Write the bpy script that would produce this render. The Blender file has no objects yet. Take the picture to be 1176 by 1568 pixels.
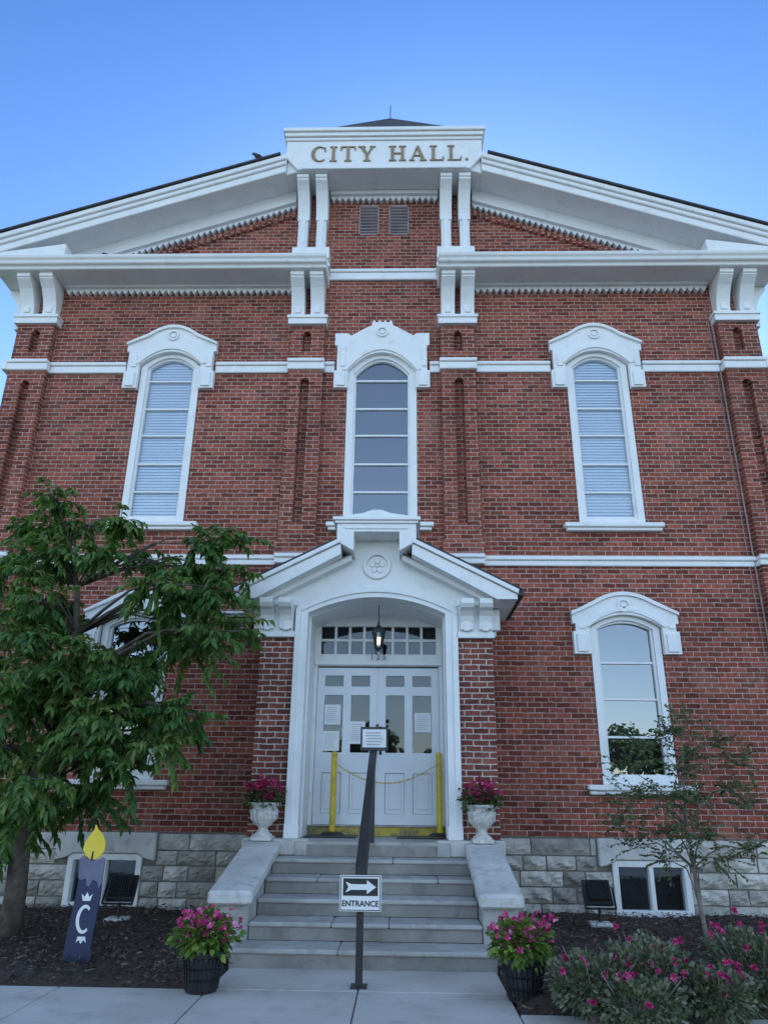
import bpy, bmesh, math, random
import numpy as np
from mathutils import Vector, Matrix, Euler
from mathutils.geometry import tessellate_polygon
random.seed(7); rng=np.random.default_rng(7)
sc=bpy.context.scene; COL=sc.collection
R=math.radians
# ------------------------------------------------------------ materials
def newmat(name):
    m=bpy.data.materials.new(name); m.use_nodes=True
    nt=m.node_tree; b=nt.nodes['Principled BSDF']; return m,nt,b
def N(nt,t,**k):
    n=nt.nodes.new(t)
    for a,v in k.items(): setattr(n,a,v)
    return n
def L(nt,a,b): nt.links.new(a,b)
def mixc(nt,fac,a,b,mode='MIX'):
    n=N(nt,'ShaderNodeMix'); n.data_type='RGBA'; n.blend_type=mode
    for s,v in ((n.inputs[0],fac),(n.inputs[6],a),(n.inputs[7],b)):
        if isinstance(v,(int,float)): s.default_value=v
        elif isinstance(v,tuple): s.default_value=(*v,1) if len(v)==3 else v
        else: L(nt,v,s)
    return n.outputs[2]
def noise(nt,vec,scale,detail=3,rough=.55):
    n=N(nt,'ShaderNodeTexNoise'); n.inputs['Scale'].default_value=scale; n.inputs['Detail'].default_value=detail; n.inputs['Roughness'].default_value=rough
    L(nt,vec,n.inputs['Vector']); return n.outputs['Fac']
def ramp(nt,fac,stops):
    r=N(nt,'ShaderNodeValToRGB'); e=r.color_ramp.elements
    while len(e)<len(stops): e.new(.5)
    for i,(p,c) in enumerate(stops):
        e[i].position=p; e[i].color=(c,c,c,1) if isinstance(c,(int,float)) else (*c,1)
    L(nt,fac,r.inputs[0]); return r.outputs[0]
def bump(nt,b,h,strength=.3,dist=.01):
    n=N(nt,'ShaderNodeBump'); n.inputs['Strength'].default_value=strength; n.inputs['Distance'].default_value=dist
    L(nt,h,n.inputs['Height']); L(nt,n.outputs[0],b.inputs['Normal'])
def obco(nt): return N(nt,'ShaderNodeTexCoord').outputs['Object']
def simple(name,c1,c2,scale=3,rough=.6,bs=0,bscale=40,metal=0,dirt=None,dth=(.5,.75)):
    m,nt,b=newmat(name); co=obco(nt)
    f=ramp(nt,noise(nt,co,scale,2),[(.35,0.0),(.65,1.0)])
    c=mixc(nt,f,c1,c2)
    if dirt:
        f2=ramp(nt,noise(nt,co,dirt[1],5,.7),[(dth[0],0.0),(dth[1],1.0)])
        c=mixc(nt,f2,c,dirt[0])
    L(nt,c,b.inputs['Base Color']); b.inputs['Roughness'].default_value=rough; b.inputs['Metallic'].default_value=metal
    if bs: bump(nt,b,noise(nt,co,bscale,2),bs,.01)
    return m
def brickmat(name,c1,c2,mortar,ms):
    m,nt,b=newmat(name); co=obco(nt)
    s=N(nt,'ShaderNodeSeparateXYZ'); L(nt,co,s.inputs[0])
    a=N(nt,'ShaderNodeMath'); a.operation='ADD'; L(nt,s.outputs[0],a.inputs[0]); L(nt,s.outputs[1],a.inputs[1])
    cb=N(nt,'ShaderNodeCombineXYZ'); L(nt,a.outputs[0],cb.inputs[0]); L(nt,s.outputs[2],cb.inputs[1])
    nz=N(nt,'ShaderNodeTexNoise'); nz.inputs['Scale'].default_value=9; nz.inputs['Detail'].default_value=0; L(nt,co,nz.inputs['Vector'])
    vm=N(nt,'ShaderNodeVectorMath'); vm.operation='MULTIPLY_ADD'; L(nt,nz.outputs['Color'],vm.inputs[0]); vm.inputs[1].default_value=(.012,.012,0); L(nt,cb.outputs[0],vm.inputs[2])
    t=N(nt,'ShaderNodeTexBrick'); L(nt,vm.outputs[0],t.inputs['Vector'])
    t.inputs['Scale'].default_value=1; t.inputs['Mortar Size'].default_value=ms; t.inputs['Mortar Smooth'].default_value=.3
    t.inputs['Brick Width'].default_value=.212; t.inputs['Row Height'].default_value=.0762; t.inputs['Bias'].default_value=0
    t.inputs['Color1'].default_value=(*c1,1); t.inputs['Color2'].default_value=(*c2,1); t.inputs['Mortar'].default_value=(*mortar,1)
    big=ramp(nt,noise(nt,co,.55,4,.6),[(.3,.74),(.7,1.2)])
    fine=ramp(nt,noise(nt,co,16,2,.7),[(.25,.5),(.75,1.4)])
    c=mixc(nt,1.0,t.outputs['Color'],big,'MULTIPLY'); c=mixc(nt,.8,c,fine,'MULTIPLY')
    st=ramp(nt,noise(nt,co,1.7,5,.7),[(.52,0.0),(.78,.45)])
    c=mixc(nt,st,c,(.36,.22,.175))
    L(nt,c,b.inputs['Base Color']); b.inputs['Roughness'].default_value=.85; b.inputs['Specular IOR Level'].default_value=.25
    inv=N(nt,'ShaderNodeMath'); inv.operation='SUBTRACT'; inv.inputs[0].default_value=1; L(nt,t.outputs['Fac'],inv.inputs[1])
    bump(nt,b,inv.outputs[0],.6,.008)
    return m
def rndmat(name,stops,rough=.6,transl=0,bs=0,spec=.4,nz=0):
    m,nt,b=newmat(name); a=N(nt,'ShaderNodeAttribute'); a.attribute_name='rnd'
    c=ramp(nt,a.outputs['Fac'],stops)
    if nz or bs: co=obco(nt)
    if nz: c=mixc(nt,.8,c,ramp(nt,noise(nt,co,nz,4,.65),[(.25,.5),(.75,1.4)]),'MULTIPLY')
    L(nt,c,b.inputs['Base Color']); b.inputs['Roughness'].default_value=rough; b.inputs['Specular IOR Level'].default_value=spec
    if bs: bump(nt,b,noise(nt,co,25,4,.7),bs,.02)
    if transl:
        tr=N(nt,'ShaderNodeBsdfTranslucent'); c2=mixc(nt,1.0,c,(1.3,1.5,.6),'MULTIPLY'); L(nt,c2,tr.inputs[0])
        mx=N(nt,'ShaderNodeMixShader'); mx.inputs[0].default_value=transl
        L(nt,b.outputs[0],mx.inputs[1]); L(nt,tr.outputs[0],mx.inputs[2])
        L(nt,mx.outputs[0],nt.nodes['Material Output'].inputs[0])
    return m
BRICK=brickmat('brick_wall_mat',(.135,.036,.026),(.34,.095,.062),(.47,.345,.29),.0066)
BRICKP=brickmat('porch_brick_mat',(.13,.040,.030),(.27,.083,.058),(.56,.48,.42),.0088)
WHITE=simple('white_paint_mat',(.75,.755,.755),(.79,.79,.78),2.2,.55,dirt=((.58,.565,.52),5),dth=(.55,.85))
TRIM2=simple('trim_panel_mat',(.66,.67,.69),(.72,.73,.74),2,.6,dirt=((.54,.53,.49),4),dth=(.55,.85))
DOORM=simple('door_paint_mat',(.66,.68,.71),(.71,.725,.75),2,.4)
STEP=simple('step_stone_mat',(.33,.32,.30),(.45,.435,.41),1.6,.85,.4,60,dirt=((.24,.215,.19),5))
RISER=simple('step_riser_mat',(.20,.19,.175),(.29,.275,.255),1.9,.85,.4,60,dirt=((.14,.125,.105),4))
CAPST=simple('cap_stone_mat',(.50,.49,.47),(.61,.60,.57),2,.8,.35,50,dirt=((.33,.315,.29),7))
PAVE=simple('sidewalk_mat',(.44,.41,.37),(.53,.50,.46),.9,.9,.2,90,dirt=((.35,.32,.28),2.5))
ASPH=simple('asphalt_mat',(.045,.045,.047),(.065,.065,.065),3,.9)
GRASS=simple('lawn_mat',(.05,.09,.025),(.08,.12,.04),5,.9)
ROOF=simple('roof_shingle_mat',(.035,.035,.037),(.06,.058,.057),4,.85)
BLACK=simple('black_metal_mat',(.012,.012,.014),(.02,.02,.022),8,.4)
DARK=simple('dark_backing_mat',(.02,.019,.019),(.04,.038,.035),1,.9)  # near-black colour stands in for the shade of unlit rooms
YEL=simple('yellow_paint_mat',(.62,.43,.02),(.68,.48,.04),6,.5,.1,40,dirt=((.28,.22,.08),9))
YELD=simple('worn_yellow_mat',(.42,.31,.05),(.5,.37,.06),6,.7,.1,40,dirt=((.16,.14,.09),7),dth=(.45,.6))
GOLD=simple('letter_gold_mat',(.24,.17,.09),(.32,.24,.13),8,.45)
PAPER=simple('paper_mat',(.70,.72,.73),(.78,.78,.78),3,.6)
INK=simple('ink_mat',(.02,.02,.02),(.03,.03,.03),3,.6)
SIGNW=simple('sign_white_mat',(.74,.74,.74),(.78,.78,.78),3,.35)
NAVY=simple('navy_paint_mat',(.012,.02,.06),(.018,.028,.08),5,.5)
LILAC=simple('lilac_paint_mat',(.10,.10,.16),(.14,.14,.2),5,.5)
FLAME=simple('flame_paint_mat',(.70,.50,.02),(.75,.56,.05),5,.5)
BARK=simple('bark_mat',(.06,.045,.035),(.11,.09,.07),9,.9,.8,30)
BARK2=simple('grey_bark_mat',(.16,.14,.12),(.24,.21,.18),9,.9,.6,30)
URN=simple('urn_stone_mat',(.5,.485,.45),(.66,.645,.61),12,.85,.5,40,dirt=((.3,.29,.26),14))
MULCH=simple('mulch_mat',(.030,.020,.015),(.07,.048,.037),30,.95,.9,60)
CHIP=rndmat('mulch_chip_mat',[(0,(.02,.013,.011)),(.65,(.075,.05,.038)),(1,(.21,.15,.115))],.9)
STONE=rndmat('rockface_stone_mat',[(0,(.29,.265,.23)),(.5,(.45,.42,.375)),(1,(.64,.60,.54))],.9,bs=.9,spec=.2,nz=5)
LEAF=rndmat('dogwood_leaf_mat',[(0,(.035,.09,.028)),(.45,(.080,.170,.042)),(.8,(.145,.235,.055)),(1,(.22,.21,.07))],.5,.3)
LEAF2=rndmat('shrub_leaf_mat',[(0,(.04,.075,.03)),(.5,(.09,.14,.055)),(.85,(.15,.175,.075)),(1,(.22,.11,.07))],.5,.25)
LEAF3=rndmat('rose_leaf_mat',[(0,(.05,.075,.035)),(.5,(.12,.145,.075)),(1,(.27,.26,.19))],.55,.15)
LIME=rndmat('bedding_leaf_mat',[(0,(.04,.09,.02)),(.6,(.12,.2,.04)),(1,(.26,.34,.06))],.5,.2)
PINK=rndmat('petal_mat',[(0,(.38,.02,.12)),(.6,(.60,.05,.24)),(1,(.8,.3,.5))],.6,.2)
CRIM=rndmat('crimson_petal_mat',[(0,(.2,.005,.05)),(.6,(.45,.012,.10)),(1,(.6,.05,.2))],.6,.2)
def glassmat(name,refl,tint=(.85,.9,.95)):
    m,nt,b=newmat(name); nt.nodes.remove(b)
    g=N(nt,'ShaderNodeBsdfGlossy'); g.inputs['Roughness'].default_value=.01; g.inputs[0].default_value=(.88,.93,1,1)
    t=N(nt,'ShaderNodeBsdfTransparent'); t.inputs[0].default_value=(*tint,1)
    fr=N(nt,'ShaderNodeFresnel'); fr.inputs[0].default_value=1.5
    ad=N(nt,'ShaderNodeMath'); ad.operation='ADD'; ad.use_clamp=True; L(nt,fr.outputs[0],ad.inputs[0]); ad.inputs[1].default_value=refl
    co=obco(nt); bn=N(nt,'ShaderNodeBump'); bn.inputs['Strength'].default_value=.05; bn.inputs['Distance'].default_value=.05
    L(nt,noise(nt,co,1.5,1),bn.inputs['Height']); L(nt,bn.outputs[0],g.inputs['Normal'])
    mx=N(nt,'ShaderNodeMixShader'); L(nt,ad.outputs[0],mx.inputs[0]); L(nt,t.outputs[0],mx.inputs[1]); L(nt,g.outputs[0],mx.inputs[2])
    L(nt,mx.outputs[0],nt.nodes['Material Output'].inputs[0]); return m
GLASS=glassmat('window_glass_mat',.13)
GLASSD=glassmat('door_glass_mat',.015)
GLASSB=glassmat('blind_window_glass_mat',.05,(.95,.97,1))
BLIND=simple('blind_mat',(.70,.79,.88),(.74,.82,.90),2,.7)
m,nt,b=newmat('lamp_glow_mat'); b.inputs['Emission Color'].default_value=(1,.8,.5,1); b.inputs['Emission Strength'].default_value=2.5; b.inputs['Base Color'].default_value=(.8,.7,.5,1); GLOW=m
# ------------------------------------------------------------ builders
class Grp:
    def __init__(s,name,loc=(0,0,0)):
        s.o=bpy.data.objects.new(name,None); s.o.location=loc; s.o.empty_display_size=.3; COL.objects.link(s.o); s.loc=Vector(loc)
    def add(s,ob):
        ob.parent=s.o; ob.matrix_parent_inverse=Matrix.Translation(-s.loc); return ob
class Part:
    def __init__(s,grp,name,mat,bevel=0,smooth=False):
        s.g,s.n,s.m,s.b,s.sm=grp,name,mat,bevel,smooth; s.v=[];s.f=[];s.r=[]
    def raw(s,v,f,r=None):
        o=len(s.v); s.v+= [tuple(p) for p in v]; s.f+=[tuple(i+o for i in q) for q in f]
        s.r+= [r if r is not None else .5]*len(f); return s
    def box(s,x0,x1,y0,y1,z0,z1,r=None):
        v=[(x,y,z) for x in (x0,x1) for y in (y0,y1) for z in (z0,z1)]
        return s.raw(v,[(0,1,3,2),(4,6,7,5),(0,4,5,1),(2,3,7,6),(0,2,6,4),(1,5,7,3)],r)
    def plate(s,outer,y0,y1,holes=(),M=None):
        loops=[list(outer)]+[list(h) for h in holes]; flat=[p for l in loops for p in l]; n=len(flat)
        tris=tessellate_polygon([[Vector((p[0],p[1],0)) for p in l] for l in loops])
        v=[(p[0],y0,p[1]) for p in flat]+[(p[0],y1,p[1]) for p in flat]; f=[]
        for t in tris:
            a,b_,c=[flat[i] for i in t]
            ar=(b_[0]-a[0])*(c[1]-a[1])-(b_[1]-a[1])*(c[0]-a[0])
            t=tuple(t) if ar>0 else tuple(reversed(t))
            f.append(t); f.append(tuple(i+n for i in reversed(t)))
        o=0
        for li,l in enumerate(loops):
            k=len(l); A=sum(l[i][0]*l[(i+1)%k][1]-l[(i+1)%k][0]*l[i][1] for i in range(k))
            cc=(A>0)==(li==0)
            for i in range(k):
                j=(i+1)%k; q=(o+i,o+i+n,o+j+n,o+j)
                f.append(q if cc else tuple(reversed(q)))
            o+=k
        if M: v=[tuple(M@Vector(p)) for p in v]
        return s.raw(v,f)
    def xprof(s,prof,x0,x1):
        M=Matrix(((0,1,0,0),(1,0,0,0),(0,0,1,0),(0,0,0,1)))
        return s.plate(prof,x0,x1,M=M)
    def tube(s,pts,rad,n=8):
        pts=[Vector(p) for p in pts]; v=[];f=[]
        if isinstance(rad,(int,float)): rad=[rad]*len(pts)
        for i,p in enumerate(pts):
            d=(pts[min(i+1,len(pts)-1)]-pts[max(i-1,0)]).normalized()
            a=d.cross(Vector((0,0,1)) if abs(d.z)<.9 else Vector((1,0,0))).normalized(); b_=d.cross(a)
            for k in range(n):
                t=2*math.pi*k/n; v.append(p+(a*math.cos(t)+b_*math.sin(t))*rad[i])
        for i in range(len(pts)-1):
            for k in range(n):
                f.append((i*n+k,i*n+(k+1)%n,(i+1)*n+(k+1)%n,(i+1)*n+k))
        f.append(tuple(reversed(range(n)))); f.append(tuple(range((len(pts)-1)*n,len(pts)*n)))
        return s.raw(v,f)
    def lathe(s,cx,cy,prof,n=28):
        v=[];f=[]
        for r,z in prof:
            for k in range(n):
                t=2*math.pi*k/n; v.append((cx+r*math.cos(t),cy+r*math.sin(t),z))
        for i in range(len(prof)-1):
            for k in range(n): f.append((i*n+k,i*n+(k+1)%n,(i+1)*n+(k+1)%n,(i+1)*n+k))
        return s.raw(v,f)
    def done(s):
        me=bpy.data.meshes.new(s.n); me.from_pydata(s.v,[],s.f); me.materials.append(s.m)
        a=me.attributes.new('rnd','FLOAT','FACE'); a.data.foreach_set('value',s.r)
        if s.sm: me.polygons.foreach_set('use_smooth',[True]*len(s.f))
        me.validate(); bm=bmesh.new(); bm.from_mesh(me); bmesh.ops.recalc_face_normals(bm,faces=bm.faces); bm.to_mesh(me); bm.free(); me.update()
        ob=bpy.data.objects.new(s.n,me); COL.objects.link(ob); s.g.add(ob)
        if s.b:
            md=ob.modifiers.new('bevel','BEVEL'); md.width=s.b; md.segments=1; md.limit_method='ANGLE'; md.angle_limit=R(35)
        return ob
def leaves(grp,name,mat,P,Dr,ln,wd,droop=.35,rn=None):
    n=len(P); Dr=Dr/np.linalg.norm(Dr,axis=1)[:,None]
    up=rng.normal(0,.5,(n,3))+np.array([0,0,1.0]); S=np.cross(Dr,up); S/=np.linalg.norm(S,axis=1)[:,None]
    ln=np.broadcast_to(ln,(n,))[:,None]; wd=np.broadcast_to(wd,(n,))[:,None]
    dz=np.array([0,0,-1.0])
    c1=P+Dr*ln*.35; c2=P+Dr*ln*.7+dz*ln*droop*.3; tp=P+Dr*ln+dz*ln*droop
    V=np.stack([P,c1-S*wd*.5,c1+S*wd*.5,c2-S*wd*.38,c2+S*wd*.38,tp],1).reshape(-1,3)
    b=np.arange(n)*6
    tri=np.stack([np.stack([b,b+2,b+1],1),np.stack([b+3,b+4,b+5],1)],1)
    quad=np.stack([b+1,b+2,b+4,b+3],1)
    idx=np.concatenate([tri[:,0],quad,tri[:,1]],1).reshape(-1)
    me=bpy.data.meshes.new(name); me.vertices.add(n*6); me.vertices.foreach_set('co',V.reshape(-1))
    me.loops.add(len(idx)); me.loops.foreach_set('vertex_index',idx.astype(np.int32))
    me.polygons.add(n*3); tot=np.tile([3,4,3],n); st=np.concatenate([[0],np.cumsum(tot)[:-1]])
    me.polygons.foreach_set('loop_start',st.astype(np.int32)); me.polygons.foreach_set('loop_total',tot.astype(np.int32))
    me.update(calc_edges=True); me.materials.append(mat)
    if rn is None: rn=rng.random(n)
    a=me.attributes.new('rnd','FLOAT','FACE'); a.data.foreach_set('value',np.repeat(np.clip(rn,0,1),3).astype(np.float32))
    me.validate(); ob=bpy.data.objects.new(name,me); COL.objects.link(ob); grp.add(ob); return ob
def arc(cx,hw,zs,zt,n=16,rev=False):
    p=[(cx+hw*t,zs+(zt-zs)*(1-t*t)) for t in [-1+2*i/n for i in range(n+1)]]
    return p[::-1] if rev else p
def archshape(cx,hw,zb,zs,zt): return [(cx-hw,zb)]+[(cx+hw,zb)]+arc(cx,hw,zs,zt,rev=True)
def disc(cx,cz,r,n=24): return [(cx+r*math.cos(2*math.pi*i/n),cz+r*math.sin(2*math.pi*i/n)) for i in range(n)]

# ============================================================ BUILDING
B=Grp('city_hall_building',(0,0,0))
SW=3.76
def rk(x): return 12.80-.36*(abs(x)-1.85)
W=6.62
holes=[]
for c in (-SW,SW): holes.append(archshape(c,.53,5.62,8.60,8.86)); holes.append(archshape(c,.53,1.67,3.93,4.12))
holes.append(archshape(0,.61,5.62,8.46,8.83))
holes.append(archshape(0,.99,1.05,3.95,4.2))
for a,b_ in ((-.48,-.10),(.10,.48)): holes.append([(a,11.54),(b_,11.54),(b_,12.25),(a,12.25)])
wall=Part(B,'front_wall',BRICK)
wall.plate([(-W,.985),(W,.985),(W,rk(W)-.36),(1.7,rk(1.7)-.36),(1.7,12.6),(-1.7,12.6),(-1.7,rk(1.7)-.36),(-W,rk(W)-.36)],0,.32,holes).done()
sw=Part(B,'side_walls',BRICK)
for s in (-1,1):
    sw.box(min(s*W,s*(W-.3)),max(s*W,s*(W-.3)),.32,15,0,10.4)
sw.box(-W,W,15,15.3,0,13); sw.done()
pil=Part(B,'brick_pilasters',BRICK,.006)
def pilaster(x0,x1,segs,slot):
    for z0,z1,sl in segs:
        h=[]
        if sl: h=[[(slot[0],sl[0]),(slot[1],sl[0])]+arc((slot[0]+slot[1])/2,(slot[1]-slot[0])/2,sl[1],sl[1]+.06,6,True)]
        pil.plate([(x0,z0),(x1,z0),(x1,z1),(x0,z1)],-.13,-.001,h)
for s in (-1,1):
    a,b_=sorted((s*1.04,s*1.64)); sl=sorted((s*1.27,s*1.42))
    pilaster(a,b_,[(5.07,8.46,(5.6,8.24)),(8.67,9.37,(8.84,9.2))],sl)
    pil.box(a-.03,b_+.03,-.16,-.0015,5.071,5.30)
    a,b_=sorted((s*5.96,s*6.63)); sl=sorted((s*6.2,s*6.36))
    pilaster(a,b_,[(.985,4.91,(1.6,4.6)),(5.07,8.46,(5.5,8.2)),(8.67,9.42,(8.84,9.25))],sl)
pil.done()
ps=Part(B,'side_pilaster_returns',BRICK)
for s in (-1,1): ps.box(min(s*W,s*(W+.1)),max(s*W,s*(W+.1)),.02,.6,.985,9.4)
ps.done()
bl=Part(B,'belt_courses',WHITE,.012)
def belt(x0,x1,z0,z1,p=.05):
    bl.box(x0,x1,-p,-.002,z0,z1-.07); bl.box(x0,x1,-p-.03,-.002,z1-.0695,z1)
hw=.80
for z0,z1,segs in ((8.46,8.67,[(-5.93,-SW-hw),(-SW+hw,-1.665),(-1.01,-.84),(.84,1.01),(1.665,SW-hw),(SW+hw,5.93)]),
                   (4.91,5.07,[(-5.93,-1.665),(1.665,5.93),(-1.01,-.6),(.6,1.01)])):
    for a,b_ in segs: belt(a,b_,z0,z1)
    for s in (-1,1):
        a,b_=sorted((s*1.01,s*1.665)); belt(a+.001,b_-.001,z0,z1,.17)
        a,b_=sorted((s*5.93,s*6.66)); belt(a+.001,b_,z0,z1,.17)
        a,b_=sorted((s*6.63,s*6.75)); bl.box(a,b_,-.17,8,z0+.01,z1-.01)
belt(-1.03,1.03,10.45,10.68,.06)
bl.done()
hd=Part(B,'window_hoods',WHITE,.012); hd2=Part(B,'hood_mouldings',WHITE,.008)
def hood(c,zb,zsp,zt,zsh,zp,w=.80,wi=.55,key=False):
    e=.045
    if not key:
        out=[(c-w,zb),(c-w,zb+.34),(c-w+e,zb+.34),(c-w+e,zsh-.2),(c-w,zsh-.2),(c-w,zsh),(c-w*.72,zsh+.07)]+arc(c,w*.55,zsh+.15,zp,10)+[(c+w*.72,zsh+.07),(c+w,zsh),(c+w,zsh-.2),(c+w-e,zsh-.2),(c+w-e,zb+.34),(c+w,zb+.34),(c+w,zb)]
    else:
        out=[(c-w,zb),(c-w,zb+.34),(c-w+e,zb+.34),(c-w+e,zsh-.25),(c-w,zsh-.25),(c-w,zsh),(c-w*.74,zsh),(c-w*.66,zsh-.05),(c-.30,zp-.16),(c-.19,zp-.10),(c-.17,zp)]
        for i in range(3):
            xx=c-.10+.1*i; out+=[(xx-.03,zp),(xx-.03,zp-.035),(xx+.03,zp-.035),(xx+.03,zp)]
        out+=[(c+.17,zp),(c+.19,zp-.10),(c+.30,zp-.16),(c+w*.66,zsh-.05),(c+w*.74,zsh),(c+w,zsh),(c+w,zsh-.25),(c+w-e,zsh-.25),(c+w-e,zb+.34),(c+w,zb+.34),(c+w,zb)]
    inn=[(c+wi,zb)]+arc(c,wi,zsp,zt,14,True)+[(c-wi,zb)]
    hd.plate(out+inn,-.11,-.002)
    band=arc(c,wi+.09,zsp+.01,zt+.12,14)+arc(c,wi+.02,zsp-.01,zt+.045,14,True)
    hd2.plate(band,-.135,-.1105)
    cap=([(c-w-.015,zsh-.03)]+arc(c,w*.55,zsh+.16,zp+.012,10)+[(c+w+.015,zsh-.03)]+[(c+w+.015,zsh-.075)]+arc(c,w*.55,zsh+.095,zp-.045,10,True)+[(c-w-.015,zsh-.075)])
    if not key: hd2.plate(cap,-.155,-.1105)
    zc=zp-.20 if not key else zp-.25
    hd2.plate(disc(c,zc,.105),-.14,-.1105,[disc(c,zc,.075)]); hd2.plate(disc(c,zc,.045,12),-.135,-.1105)
    for s in (-1,1):
        a,b_=sorted((c+s*(wi+.045),c+s*(w-.05)))
        hd2.box(a,b_,-.14,-.1105,zb+.03,zb+.30); hd2.box(a+.06,b_-.0,-.13,-.1105,zb+.42,zsh-.28)
for c in (-SW,SW):
    hood(c,8.12,8.60,8.86,9.06,9.39); hood(c,3.52,3.93,4.12,4.18,4.46)
hood(0,8.12,8.46,8.83,9.23,9.50,.84,.60,True)
hd.done(); hd2.done()
fr=Part(B,'window_frames',WHITE,.006); gl=Part(B,'window_glass',GLASS); glb=Part(B,'blind_window_glass',GLASSB); bd=Part(B,'window_blinds',BLIND); dk=Part(B,'dark_room_backing',DARK); si=Part(B,'window_sills',WHITE,.012); mul=Part(B,'window_muntins',WHITE,.003)
def window(c,hf,hg,zb,zs,zt,bars,blind,sill):
    fr.plate(archshape(c,hf-.002,zb,zs,zt-.002),-.02,.12,[archshape(c,hg,zb+.10,zs-.02,zt-.07)])
    fr.plate(archshape(c,hg+.03,zb+.09,zs-.02,zt-.045),.03,.11,[archshape(c,hg-.035,zb+.145,zs-.02,zt-.105)])
    (glb if blind else gl).raw([(c-hg,.085,zb+.1),(c+hg,.085,zb+.1),(c+hg,.085,zt-.04),(c-hg,.085,zt-.04)],[(0,1,2,3)])
    for z in bars: mul.box(c-hg+.02,c+hg-.02,.05,.105,z-.016,z+.016)
    dk.box(c-hf-.1,c+hf+.1,.55,.6,zb-.2,zt+.2)  # backing sheet, darkness of the room put into its colour
    for s in (-1,1): dk.box(min(c+s*(hf+.1),c+s*(hf+.12)),max(c+s*(hf+.1),c+s*(hf+.12)),.33,.6,zb-.2,zt+.2)
    if blind:
        z=zb+.1
        while z<zt-.05:
            bd.raw([(c-hg-.03,.113,z),(c+hg+.03,.113,z),(c+hg+.03,.136,z+.056),(c-hg-.03,.136,z+.056)],[(0,1,2,3)]); z+=.055
        bd.raw([(c-hg-.03,.138,zb+.1),(c+hg+.03,.138,zb+.1),(c+hg+.03,.138,zt),(c-hg-.03,.138,zt)],[(0,1,2,3)])
    si.box(c-sill,c+sill,-.14,-.002,zb-.075,zb-.0); si.box(c-sill+.03,c+sill-.03,-.10,-.002,zb-.13,zb-.0755)
    si.box(c-hf+.003,c+hf-.003,-.03,.13,zb+.001,zb+.03)
for c in (-SW,SW):
    window(c,.53,.42,5.62,8.60,8.86,[8.34,7.78,7.26,6.72,6.21],True,.79)
    window(c,.53,.43,1.67,3.93,4.12,[3.41,2.87,2.33],False,.77)
window(0,.61,.49,5.62,8.46,8.83,[8.34,7.78,7.26,6.72,6.21],False,.87)
fr.done();gl.done();glb.done();bd.done();dk.done();si.done();mul.done()
lv=Part(B,'attic_louvres',simple('louvre_mat',(.30,.26,.27),(.38,.33,.34),3,.6))
for a,b_ in ((-.48,-.10),(.10,.48)):
    z=11.57
    while z<12.20:
        lv.raw([(a,.09,z),(b_,.09,z),(b_,-.01,z+.04),(a,-.01,z+.04),(a,.09,z+.008),(b_,.09,z+.008),(b_,-.01,z+.052),(a,-.01,z+.052)],[(0,1,2,3),(4,5,6,7),(3,2,6,7)]); z+=.075
    lv.box(a,b_,.15,.17,11.5,12.3)
    for (p,q,r_,t) in ((a,a+.02,11.54,12.25),(b_-.02,b_,11.54,12.25),(a,b_,12.23,12.25),(a,b_,11.54,11.56)): lv.box(p,q,-.01,.05,r_,t)
lv.done()
# ---------------- cornices
co=Part(B,'cornice',WHITE,.012)
def cprofile(yb=0):
    return [(yb,10.28),(-.60,10.28),(-.62,10.33),(-.68,10.35),(-.70,10.41),(-.73,10.43),(-.75,10.49),(yb,10.53)]
for s in (-1,1):
    a,b_=sorted((s*1.0,s*7.02)); co.xprof(cprofile(-.001),a,b_)
    x0,x1=sorted((s*W,s*7.02)); co.box(x0,x1,-.001,14.9,10.28,10.50)
    co.plate([(s*5.75,10.80),(s*7.02,rk(7.02)-.33),(s*7.02,10.48),(s*5.75,10.53)],-.66,-.3)
    for t0,t1,y0 in ((0,-.11,-.76),(-.112,-.20,-.72),(-.202,-.36,-.68)):
        co.plate([(s*1.84,rk(1.84)+t1),(s*7.12,rk(7.12)+t1),(s*7.12,rk(7.12)+t0),(s*1.84,rk(1.84)+t0)],y0,-.001)
    co.plate([(s*1.60,rk(1.6)-.36),(s*1.838,rk(1.838)-.36),(s*1.838,rk(1.84)-.05),(s*1.60,rk(1.6)-.15)],-.60,-.002)
co.done()
tr=Part(B,'frieze_with_zigzag',TRIM2)
def zig(p0,p1,h,y0=-.09,y1=-.002,tooth=.115,td=.085):
    Lg=math.hypot(p1[0]-p0[0],p1[1]-p0[1]); n=max(2,int(Lg/tooth)); pts=[]
    for i in range(n+1):
        t=i/n; x=p0[0]+(p1[0]-p0[0])*t; z=p0[1]+(p1[1]-p0[1])*t
        pts.append((x,z+td))
        if i<n:
            t=(i+.5)/n; pts.append((p0[0]+(p1[0]-p0[0])*t,p0[1]+(p1[1]-p0[1])*t))
    poly=pts+[(p1[0],p1[1]+h),(p0[0],p0[1]+h)]
    tr.plate(poly,y0,y1)
    tr.plate([(p0[0],p0[1]+td+.03),(p1[0],p1[1]+td+.03),(p1[0],p1[1]+h),(p0[0],p0[1]+h)],y0-.07,y0-.001)
for s in (-1,1):
    a,b_=sorted((s*1.68,s*5.9)); zig((a,10.12),(b_,10.12),.16)
    zl=lambda x: rk(x)-.75
    if s>0: zig((1.70,zl(1.7)),(6.5,zl(6.5)),.40)
    else: zig((-6.5,zl(6.5)),(-1.70,zl(1.7)),.40)
zig((-1.04,12.29),(1.04,12.29),.20)
tr.done()
cb=Part(B,'brick_corbels',BRICK)
for s in (-1,1):
    x=1.72
    while x<5.2:
        z=rk(x)-.78; cb.box(min(s*x,s*(x+.07)),max(s*x,s*(x+.07)),-.06,-.002,z-.14,z-.02); x+=.115
cb.done()
nb=Part(B,'name_board',WHITE,.012)
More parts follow.
